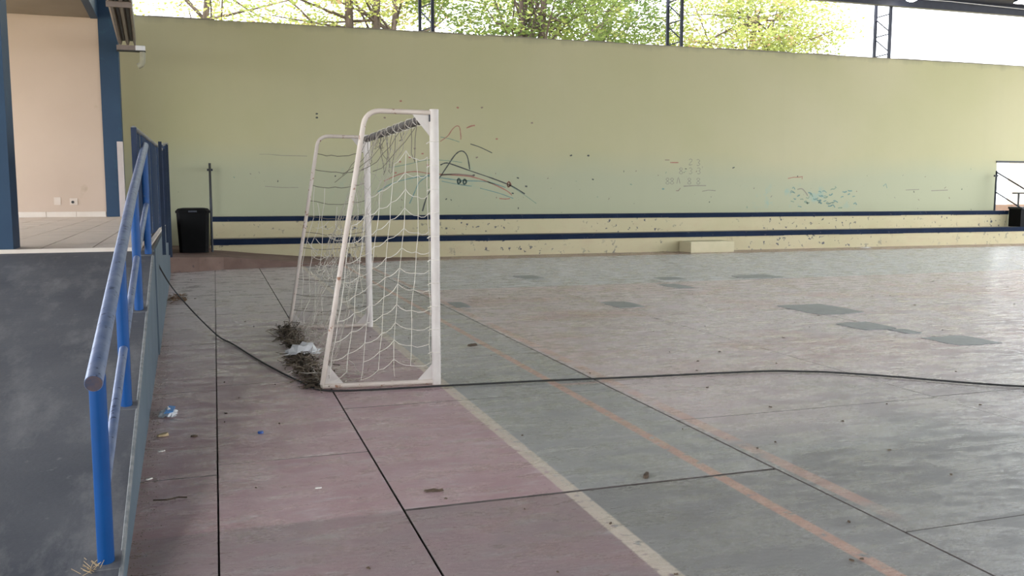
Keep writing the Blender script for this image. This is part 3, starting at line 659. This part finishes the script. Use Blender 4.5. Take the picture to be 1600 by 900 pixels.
# back net, hanging from the crossbar to the ground bar and gathered towards the far post
m = MB(); grid = {}
cols, rows = 17, 15
for i in range(cols):
    for j in range(rows):
        s = i/(cols-1); t_ = j/(rows-1)
        Yt = GYn+.45+(GYf-GYn-.5)*s; Yb = GYn+.25+(GYf-GYn-.2)*s
        gather = math.sin(math.pi*min(1, t_*1.15))*.62
        Ymid = GYf-.55+(s-.5)*.55
        Yy = (Yt+(Yb-Yt)*t_)*(1-gather)+Ymid*gather
        X = 1.50+(.74-1.50)*(t_**1.25)+.10*math.sin(math.pi*t_)*math.sin(s*9)
        Z = 1.985*(1-t_)+.03
        grid[i, j] = (X+rn.uniform(-.02, .02), Yy+rn.uniform(-.03, .03), Z-(.10*math.sin(s*11) if 0 < j < rows-1 else 0)+rn.uniform(-.012, .012))
for (i, j), p in grid.items():
    if (i, j+1) in grid: cord(m, p, grid[i, j+1], .0020, k=2, jit=.008)
    if (i+1, j) in grid and j > 0 and rn.random() < .75: cord(m, p, grid[i+1, j], .0020, sag=.018, k=3, jit=.006)
obj('back_net', m, 'net_old', goal)
# drooping loops under the crossbar and windings around it
m = MB()
for k in range(9):
    a = rn.uniform(GYn+.25, GYf-.3); b = a+rn.uniform(.15, .7); b = min(b, GYf-.05)
    cord(m, (GXf-.02, a, 2.0), (GXf-.02, b, 2.0), .003, sag=rn.uniform(.10, .42), k=8, jit=.012)
for k in range(5):
    a = GYn+.3+k*.6; b = a+.35
    cord(m, (GXf-.03, a, 2.03), (GXf-.35, b, 1.55+.1*rn.random()), .003, sag=.06, k=6, jit=.012)
obj('hanging_loops', m, 'net_dark', cb)
m = MB(); pts = []
for k in range(150):
    s = k/149; g = s*2*math.pi*6; pts.append((GXf-.005+.039*math.cos(g), GYn+.2+(GYf-GYn-.3)*s+.06*math.sin(s*40), GH-.045+.039*math.sin(g)))
m.tube(pts, .003, 4, False)
pts = []
for k in range(90):
    s = k/89; g = -s*2*math.pi*6+1; pts.append((GXf-.005+.042*math.cos(g), GYn+.35+1.7*s, GH-.045+.042*math.sin(g)))
m.tube(pts, .003, 4, False)
obj('net_lashing', m, 'net', cb)
for k in range(10):
    m = MB(); zz = .25+k*.175; m.tube([(GXf+.036*math.cos(g), GYn+.036*math.sin(g), zz) for g in [i*math.pi/4 for i in range(3, 8)]], .003, 4, False)
    m.tube([(GXf-.036, GYn, zz), (GXf-.055, GYn+.02, zz-.015)], .004, 4, False)
    obj('net_tie', m, 'net', goal)

# heap of tangled net and leaves along the ground bar
def curly(m, c, spread, L, r, k=7):
    p = Vector(c)+Vector((rn.gauss(0, spread), rn.gauss(0, spread), abs(rn.gauss(0, .02))+.01)); d = Vector((rn.uniform(-1, 1), rn.uniform(-1, 1), rn.uniform(-.3, .4))).normalized(); pts = [p.copy()]
    for i in range(k):
        d = (d+Vector((rn.uniform(-1, 1), rn.uniform(-1, 1), rn.uniform(-.6, .5)))*.8).normalized(); p = p+d*L/k; p.z = min(max(p.z, .006), .10); pts.append(p.copy())
    m.tube(pts, r, 4, False)
t = tag(thing('net_heap', (.66, 8.2, 0), 'brown heap of tangled net and dry leaves along the goal back', 'net heap'))
m = MB(); m2 = MB(); m3 = MB()
for k in range(520):
    s = rn.random(); Yc = GYn+.10+s*(GYf-GYn-.05); xc = .685+.02*math.sin(s*14)-.02*math.sin(math.pi*s)
    curly(m if rn.random() < .62 else m2, (xc, Yc, .0), .034+.018*math.sin(s*9), rn.uniform(.08, .20), rn.uniform(.002, .004))
for k in range(80):
    s = rn.random(); curly(m3, (.80+rn.uniform(0, .18), GYn+.15+s*(GYf-GYn-.2), 0), .05, rn.uniform(.15, .35), .0028)
for k in range(260):
    s = rn.random()**1.3; Yc = GYn+.08+s*(GYf-GYn); a = rn.uniform(0, 6.3); L = rn.uniform(.02, .05); c = Vector((.68+rn.gauss(0, .038), Yc, rn.uniform(.006, .055)))
    u_ = Vector((math.cos(a), math.sin(a), rn.uniform(-.4, .4)))*L; v_ = Vector((-math.sin(a), math.cos(a), rn.uniform(-.5, .5)))*L*.4
    m2.add([c-u_, c+v_, c+u_, c-v_+Vector((0, 0, .008))], [(0, 1, 2), (0, 2, 3), (0, 3, 1), (1, 3, 2)])
for o_ in (obj('tangled_cord', m, 'tangle', t), obj('leaf_litter', m2, 'tangle_dark', t), obj('loose_strand', m3, 'net_old', t)): tag(o_, kind='stuff')
# white plastic bag caught on the heap
def crumple(name, c, sx, sy, sz, mat, parent=None, seed=1, res=9, origin=None):
    r_ = random.Random(seed); m = MB(); o = []
    for i in range(res):
        for j in range(res):
            a, b = i/(res-1)*2-1, j/(res-1)*2-1; e = max(0, 1-(a*a+b*b)*.75)
            m.v.append((c[0]+a*sx*r_.uniform(.8, 1.1), c[1]+b*sy*r_.uniform(.8, 1.1), c[2]+max(.003, sz*e*r_.uniform(.4, 1.2))))
    n0 = len(m.v)
    m.v += [(p[0], p[1], p[2]-.002) for p in m.v[:n0]]
    for i in range(res-1):
        for j in range(res-1):
            q = i*res+j; m.f += [(q, q+res, q+res+1, q+1), (n0+q, n0+q+1, n0+q+res+1, n0+q+res)]
    return obj(name, m, mat, parent, False, origin)
b_ = crumple('plastic_bag', (.70, 8.0, .05), .16, .14, .085, 'bag', None, 5, origin=(.70, 8.0, .05))
tag(b_, 'crumpled white plastic bag caught on the net heap behind the goal', 'bag')

# ------------------------------------------------------------------ cable
pts = [bp(.006, 9.55, .74), bp(.03, 9.72, .66), (-.449, 10.05, .45), (-.267, 10.08, .20), (-.077, 9.63, .05), (.02, 9.25, .014), (.13, 8.84, .011)]
pts += [(.30, 8.02, .011), (.47, 7.3, .011), (.60, 6.85, .011), (.70, 6.56, .011), (.96, 6.47, .011), (1.3, 6.44, .011), (1.63, 6.42, .011), (2.0, 6.39, .011), (2.36, 6.36, .011), (3.13, 6.26, .011),
        (3.67, 6.21, .011), (4.22, 6.14, .011), (4.45, 6.05, .011), (4.68, 5.93, .011), (5.04, 5.63, .011), (5.35, 5.32, .011), (5.7, 5.04, .011), (6.3, 4.7, .011), (7.4, 4.3, .011)]
e = [Vector(p) for p in pts]; e = [e[0]]+e+[e[-1]]; q = []
for i in range(1, len(e)-2):
    for s in range(4):
        t_ = s/4; a, b, c_, d = e[i-1:i+3]; q.append(0.5*(2*b+(c_-a)*t_+(2*a-5*b+4*c_-d)*t_*t_+(3*b-a-3*c_+d)*t_**3))
for p in q: p.z = max(p.z, .010)
tag(obj('power_cable', MB().tube(q+[e[-1]], .0075, 8), 'rubber', None, True, origin=(2, 6.4, 0)), 'long black cable snaking from the ramp side past the goal across the court', 'cable')

# ------------------------------------------------------------------ litter
w_ = crumple('plastic_wrapper', (-.335, 6.2, .0), .055, .10, .045, 'bag', None, 9, origin=(-.335, 6.2, 0)); tag(w_, 'clear and blue crumpled plastic wrapper on the floor beside the ramp', 'wrapper')
obj('blue_print', MB().add([(-.355, 6.10, .030), (-.30, 6.12, .034), (-.29, 6.22, .045), (-.33, 6.24, .048), (-.355, 6.10, .026), (-.30, 6.12, .030), (-.29, 6.22, .041), (-.33, 6.24, .044)], [(0, 1, 2, 3), (7, 6, 5, 4), (0, 4, 5, 1), (1, 5, 6, 2), (2, 6, 7, 3), (3, 7, 4, 0)]), 'bright_blue', w_)
tag(obj('bottle_cap', MB().lathe([(.017, 0), (.017, .009), (.014, .013)], (.22, 5.52, 0), 16), 'cap_blue', None, True, origin=(.22, 5.52, 0)), 'small dark blue bottle cap lying on the pink floor', 'bottle cap')
def scrap(name, x, y, L, W, mat, ang, label, cat, group=None, h=.006):
    m = MB(); ca, sa = math.cos(ang), math.sin(ang); k = 8; top = []
    for i in range(k):
        g = 2*math.pi*i/k; a, b = L*math.cos(g), W*math.sin(g)*(1-.3*math.cos(g)); top.append((x+a*ca-b*sa, y+a*sa+b*ca))
    m.v = [(p[0], p[1], .001) for p in top]+[(x+(p[0]-x)*.85, y+(p[1]-y)*.85, h*rn.uniform(.6, 1.3)) for p in top]
    m.f = [tuple(reversed(range(k))), tuple(range(k, 2*k))]+[(i, (i+1) % k, k+(i+1) % k, k+i) for i in range(k)]
    return tag(obj(name, m, mat, None, origin=(x, y, 0)), label, cat, group)
scrap('paper_scrap', -.33, 5.29, .022, .010, 'paper', .3, 'white paper scrap nearest the ramp side between wrapper and handrail foot', 'paper scrap')
scrap('paper_scrap', -.36, 4.78, .020, .008, 'paper', .6, 'thin curled white paper scrap against the ramp foot', 'paper scrap')
scrap('paper_scrap', .44, 4.37, .018, .009, 'paper', 0, 'tiny white paper scrap in the middle of the pink slab', 'paper scrap')
scrap('seed_pod', .97, 4.15, .05, .011, 'dry_leaf', -.25, 'dark dry seed pod on the pink slab near its corner joint', 'seed pod', h=.012)
scrap('dry_leaf', 2.29, 8.13, .055, .025, 'dry_leaf', .2, 'curled dark dry leaf on the orange line beyond the goal', 'leaf', h=.02)
scrap('dry_leaf', -.16, 5.56, .022, .012, 'dry_leaf', .1, 'small black leaf scrap beside the long joint near the ramp', 'leaf', h=.012)
scrap('grass_tuft', -.34, 5.63, .035, .016, 'straw', .1, 'flat clump of dry brown grass at the ramp foot', 'grass', h=.018)
scrap('dry_leaf', 2.06, 4.03, .04, .014, 'dry_leaf', .9, 'dark leaf lying on the wide cross joint beside the orange line', 'leaf', h=.018)
# twig by the ramp
tag(obj('twig', MB().tube([(-.32, 4.42, .008), (-.26, 4.40, .010), (-.21, 4.43, .008), (-.17, 4.42, .006)], .004, 5), 'dry_leaf', None, origin=(-.25, 4.42, 0)), 'small dark twig lying on the pink floor near the ramp', 'twig')
# heap of dry leaves against the ramp wall
t = thing('leaf_pile', (-.56, 12.8, 0), 'small pile of brown dry leaves against the porch side wall', 'leaf pile')
m = MB()
for k in range(60):
    a = rn.uniform(0, 6.3); L = rn.uniform(.03, .06); c = Vector((-.52+rn.gauss(0, .07), 12.8+rn.gauss(0, .14), rn.uniform(.02, .06))); u_ = Vector((math.cos(a), math.sin(a), rn.uniform(-.3, .5)))*L; v_ = Vector((-math.sin(a), math.cos(a), .2))*L*.5
    m.add([c-u_, c+v_, c+u_, c-v_+Vector((0, 0, .012))], [(0, 1, 2), (0, 2, 3), (0, 3, 1), (1, 3, 2)])
obj('leaves', m, simple('brown_leaf', (.20, .11, .06), (.30, .18, .10), 20, .9), t)
# straw at the foot of the first handrail post
m = MB()
for k in range(26):
    a = rn.uniform(0, 6.3); p = bp(-.105+rn.gauss(0, .015), 3.45+rn.gauss(0, .03), ramp_z(3.45)+.004); m.tube([p, p+Vector((math.cos(a)*.03, math.sin(a)*.03, rn.uniform(.004, .035)))], .0012, 3)
tag(obj('straw_tuft', m, 'straw', None, origin=bp(-.105, 3.45, ramp_z(3.45))), 'tuft of dry straw at the foot of the nearest blue post', 'straw')
# scattered leaf scraps on the court
rl = random.Random(21); LB = ['tiny dark dry leaf scrap scattered on the pink end zone', 'tiny dark dry leaf scrap on the grey strip beside the white goal line', 'tiny dark dry leaf scrap on the worn middle of the court']; GB = ['leaf scraps on the pink zone', 'leaf scraps on the grey strip', 'leaf scraps on the middle court']
for k in range(110):
    d = rl.uniform(3.0, 15); px = rl.uniform(.18, 1.0)*1600
    th = math.atan((px-800)/F_PX)+YAW; X, Y = d*math.sin(th)/max(.5, math.cos(th-YAW)), d*math.cos(th)/max(.5, math.cos(th-YAW))
    if X < -.3-.032*Y+.12 or (GYn-.1 < Y < GYf+.2 and .5 < X < .85): continue
    s = rl.uniform(.35, .85)*(.55+d/14)
    scrap('leaf_scrap', X, Y, .017*s, .008*s, 'dry_leaf', rl.uniform(0, 3.1), LB[0 if X < 1.6 else 1 if X < 2.77 else 2], 'leaf', GB[0 if X < 1.6 else 1 if X < 2.77 else 2], h=.007)
m = MB()
for k in range(700):     # grit along the ramp foot
    Y = rl.uniform(3.2, 9.5); X = -.249-.032*Y+abs(rl.gauss(0, .05))+.008; s = rl.uniform(.0012, .0035)
    m.add([(X-s, Y-s, .0), (X+s, Y-s, .0), (X, Y+s*1.5, .0), (X, Y, s*1.1)], [(0, 1, 3), (1, 2, 3), (2, 0, 3)])
tag(obj('grit', m, 'tangle', None), 'fine brown grit and dirt washed up along the ramp foot', 'grit', kind='stuff')
tag(crumple('paper_wad', (16.2, 19.4, 0), .16, .10, .05, 'paper', None, 14, 6, origin=(16.2, 19.4, 0)), 'white crumpled paper on the reddish strip below the bleacher', 'paper')

# ------------------------------------------------------------------ roof, columns, lamps
m = MB()
EZ, RZ = 6.62, 8.9; ry = 8.1
SKX = [(16.2, 17.1), (20.15, 21.05), (24.2, 25.1)]  # unseen skylight strips, added to brighten the right end
def sheet(m, xa, xb, ya, za, yb, zb, th=.06):
    return m.hexa([(xa, ya, za), (xb, ya, za), (xb, yb, zb), (xa, yb, zb), (xa, ya, za+th), (xb, ya, za+th), (xb, yb, zb+th), (xa, yb, zb+th)])
SLOPES = [(-12, EZ+.2, ry, RZ), (ry, RZ, 18.0, RZ-(RZ-EZ-.2)*9.9/13.2), (18.0, RZ-(RZ-EZ-.2)*9.9/13.2, 21.3, EZ+.2)]  # gable behind the visible eave is unseen, shaped for the daylight inside
m = MB(); xe = [-9]+[q for p in SKX for q in p]+[28]
for k in range(0, len(xe), 2):
    for sl in SLOPES[:2]: sheet(m, xe[k], xe[k+1], *sl)
sheet(m, -9, 28, *SLOPES[2])
roof = struct('ceiling', m, 'roof', 'dark metal roof over the sports court', 'roof')
obj('eave_beam', MB().box((-9, 20.98, EZ), (28, 21.14, EZ+.32)), 'navy_steel', roof)
obj('eave_beam', MB().box((-9, -11.2, EZ), (28, -11.04, EZ+.32)), 'navy_steel', roof)
for k in range(7):
    yy = 8.1+1.75*(k+.5); zz = RZ+(EZ+.2-RZ)*(yy-ry)/(21.3-ry)
    obj('purlin', MB().box((-9, yy-.03, zz-.12), (28, yy+.03, zz-.005)), 'navy_steel', roof)
obj('conduit', MB().tube([(10, 20.9, EZ+.16), (20, 20.9, EZ+.22), (27, 20.9, EZ+.10)], .012, 5), 'white_plastic', roof)
for (xa, xb) in SKX:
    for sl in SLOPES[:2]: obj('added_skylight_sheet', sheet(MB(), xa, xb, *sl, .004), 'added_skylight', roof)
t = thing('ceiling_lamp', (18.3, 20.5, 6.70), 'round white lamp glowing under the dark roof beam', 'lamp')
obj('lamp_housing', MB().lathe([(.05, .22), (.10, .12), (.16, .03)], (18.3, 20.5, 6.70), 16), 'steel', t, True)
obj('lamp_glass', MB().lathe([(.15, .03), (.13, -.02), (.06, -.05)], (18.3, 20.5, 6.70), 16), 'lamp', t, True)
obj('lamp_stem', MB().tube([(18.3, 20.5, 6.92), (18.3, 20.5, 7.0)], .02, 8), 'steel', t)

t = thing('flood_lamp', (20.5, 18.9, 6.5), 'square white flood lamp at the top right corner under the roof', 'lamp')
obj('lamp_housing', MB().hexa([(20.3, 18.75, 6.50), (20.7, 18.75, 6.50), (20.7, 19.05, 6.46), (20.3, 19.05, 6.46), (20.36, 18.8, 6.62), (20.64, 18.8, 6.62), (20.64, 19.0, 6.60), (20.36, 19.0, 6.60)]), 'steel', t)
obj('lamp_glass', MB().hexa([(20.32, 18.77, 6.485), (20.68, 18.77, 6.485), (20.68, 19.03, 6.445), (20.32, 19.03, 6.445), (20.32, 18.77, 6.499), (20.68, 18.77, 6.499), (20.68, 19.03, 6.459), (20.32, 19.03, 6.459)]), 'lamp', t)
obj('lamp_stem', MB().tube([(20.5, 18.9, 6.6), (20.5, 18.9, 7.12)], .02, 8), 'steel', t)

def lattice(xc, yc, label):
    t = thing('lattice_column', (xc, yc, WT), label, 'column', 'steel lattice columns on the wall')
    ax = Vector((.23, -.33, 0))*.5; c = Vector((xc, yc, 0))
    A, Bq = c-ax, c+ax
    for q in (A, Bq): m = MB().box((q.x-.035, q.y-.035, -.12 if yc > 21.5 else WT), (q.x+.035, q.y+.035, EZ+.3)); obj('chord', m, 'navy_steel', t)
    zz = WT+.12; k = 0
    while zz < EZ-.1:
        obj('brace', MB().tube([A+Vector((0, 0, zz)), Bq+Vector((0, 0, zz+.07))], .018, 6), 'navy_steel', t)
        if zz+.55 < EZ+.1: obj('brace', MB().tube([Bq+Vector((0, 0, zz+.12)), A+Vector((0, 0, zz+.50))], .018, 6), 'navy_steel', t)
        zz += .55
lattice(4.93, 21.42, 'navy lattice column on the wall beside the leftmost tree trunks')
lattice(11.55, 21.42, 'navy lattice column on the wall between the two groups of trees')
lattice(18.15, 21.42, 'navy lattice column on the wall in front of open white sky')

# ------------------------------------------------------------------ outdoors: what the opening shows
tag(obj('porch_column', MB().cham((28.5, 26.0, -.12), (29.2, 26.5, 4.2), .02), 'pale_column', None, origin=(28.85, 26.2, -.12)), 'pale plaster column seen through the wall opening', 'column')
t = thing('bar_stand', (24.8, 22.6, -.12), 'thin dark post with a crossbar seen through the wall opening', 'post')
obj('post', MB().tube([(24.8, 22.6, -.12), (24.8, 22.6, 1.44)], .03, 8), 'steel', t); obj('crossbar', MB().box((24.55, 22.57, 1.41), (25.0, 22.63, 1.46)), 'steel', t)
tag(obj('low_wall', MB().cham((22.5, 24.2, -.12), (34, 24.45, 1.05), .02), 'ledge', None, origin=(28, 24.3, -.12)), 'low brown garden wall beyond the opening', 'low wall')

# ------------------------------------------------------------------ trees
rt_ = np.random.default_rng(5)
def leaves(centres, per, spread, size, seed):
    g = np.random.default_rng(seed)
    C = np.repeat(np.array(centres), per, axis=0); N = len(C)
    off = g.normal(0, 1, (N, 3))*np.array([spread, spread, spread*.55]); P = C+off
    a = g.uniform(0, 2*np.pi, N); el = g.uniform(-.6, .6, N)
    U = np.stack([np.cos(a)*np.cos(el), np.sin(a)*np.cos(el), np.sin(el)], 1); W_ = g.normal(0, 1, (N, 3)); V = np.cross(U, W_); V /= np.linalg.norm(V, axis=1, keepdims=True)+1e-9
    L = size*g.uniform(.6, 1.3, (N, 1)); U *= L; V *= L*.42
    v = np.empty((N*4, 3)); v[0::4] = P-U; v[1::4] = P+V; v[2::4] = P+U; v[3::4] = P-V
    me = bpy.data.meshes.new('foliage'); me.vertices.add(N*4); me.vertices.foreach_set('co', v.ravel())
    me.loops.add(N*4); me.loops.foreach_set('vertex_index', np.arange(N*4, dtype=np.int32))
    me.polygons.add(N); me.polygons.foreach_set('loop_start', np.arange(0, N*4, 4, dtype=np.int32)); me.polygons.foreach_set('loop_total', np.full(N, 4, np.int32))
    me.update(); me.validate(); return me
def tree(name, X, Y, trunks, crown, nclus, per, spread, size, mat, label, seed):
    t = thing(name, (X, Y, -.12), label, 'tree', 'trees behind the yellow wall')
    r_ = random.Random(seed)
    tips = []
    for (dx, lean, r0, h) in trunks:
        pts = [(X+dx+lean*s*s*h*.5+.08*math.sin(s*7+dx), Y+.1*math.sin(s*5+dx*3), -.12+h*s) for s in [i/7 for i in range(8)]]
        obj('trunk', MB().tube(pts, [r0*(1.15-.6*i/7) for i in range(8)], 9), 'bark', t, True); tips.append(pts)
    (cx, cy, cz, rx, ry_, rz) = crown; cl = []
    for k in range(nclus):
        while True:
            p = np.array([r_.uniform(-1, 1), r_.uniform(-1, 1), r_.uniform(-1, 1)])
            if .15 < p@p < 1: break
        cl.append((cx+p[0]*rx, cy+p[1]*ry_, cz+p[2]*rz))
    m = MB()
    for c in cl[::3]:
        b = r_.choice(tips)[r_.randint(4, 7)]; mid = tuple((b[i]*.5+c[i]*.5)+r_.uniform(-.25, .25) for i in range(3))
        m.tube([b, mid, c], [.05, .03, .012], 5, False)
    obj('branches', m, 'bark', t, True)
    me = leaves(cl, per, spread, size, seed)
    me.vertices.foreach_set('co', (np.array([v.co[:] for v in me.vertices])-np.array([X, Y, -.12])).ravel().astype(np.float32)) ; me.update()
    me.materials.append(M[mat]); o = bpy.data.objects.new('foliage', me); COL.objects.link(o); o.parent = t; tag(o, kind='stuff')
tree('leafy_tree', -.2, 30, [(0, .05, .16, 8)], (.2, 30, 7.9, 4.2, 2.2, 1.5), 38, 95, .38, .075, 'leaf_yellow', 'sparse leafy tree at the left end behind the wall', 31)
tree('leafy_tree', 4.2, 26, [(-.25, -.04, .17, 9), (.32, .02, .15, 9), (.75, .05, .11, 8.5)], (3.4, 26.5, 7.5, 3.6, 2.2, 1.7), 62, 105, .40, .075, 'leaf_yellow', 'tree with three close trunks rising behind the wall', 32)
tree('leafy_tree', 9.2, 26, [(-.26, .02, .16, 9), (.26, .05, .15, 9)], (9.2, 26.6, 7.6, 3.9, 2.4, 2.2), 100, 130, .42, .08, 'leaf_green', 'green tree with a pair of trunks behind the wall', 33)
tree('leafy_tree', 13.6, 31, [(0, .04, .16, 8)], (13.4, 31, 7.8, 3.4, 2.5, 2.4), 95, 120, .44, .085, 'leaf_green', 'dark green tree behind the middle lattice column', 34)
tree('leafy_tree', 19.4, 30, [(0, .02, .14, 8)], (19.6, 30, 7.0, 3.9, 2.4, 2.3), 150, 140, .42, .08, 'leaf_yellow', 'bright yellow green tree with rusty tips left of the open sky', 35)
tree('leafy_tree', 8.0, 34, [(0, .02, .16, 9)], (7.0, 34, 8.0, 5.0, 2.4, 2.4), 46, 105, .45, .085, 'leaf_yellow', 'pale tree farther back between the trunk groups', 36)
tree('leafy_bush', 27.5, 31, [(0, .02, .08, 3)], (27.5, 31, 2.4, 2.6, 1.6, 1.7), 40, 120, .40, .09, 'leaf_yellow', 'low bush seen through the wall opening', 37)
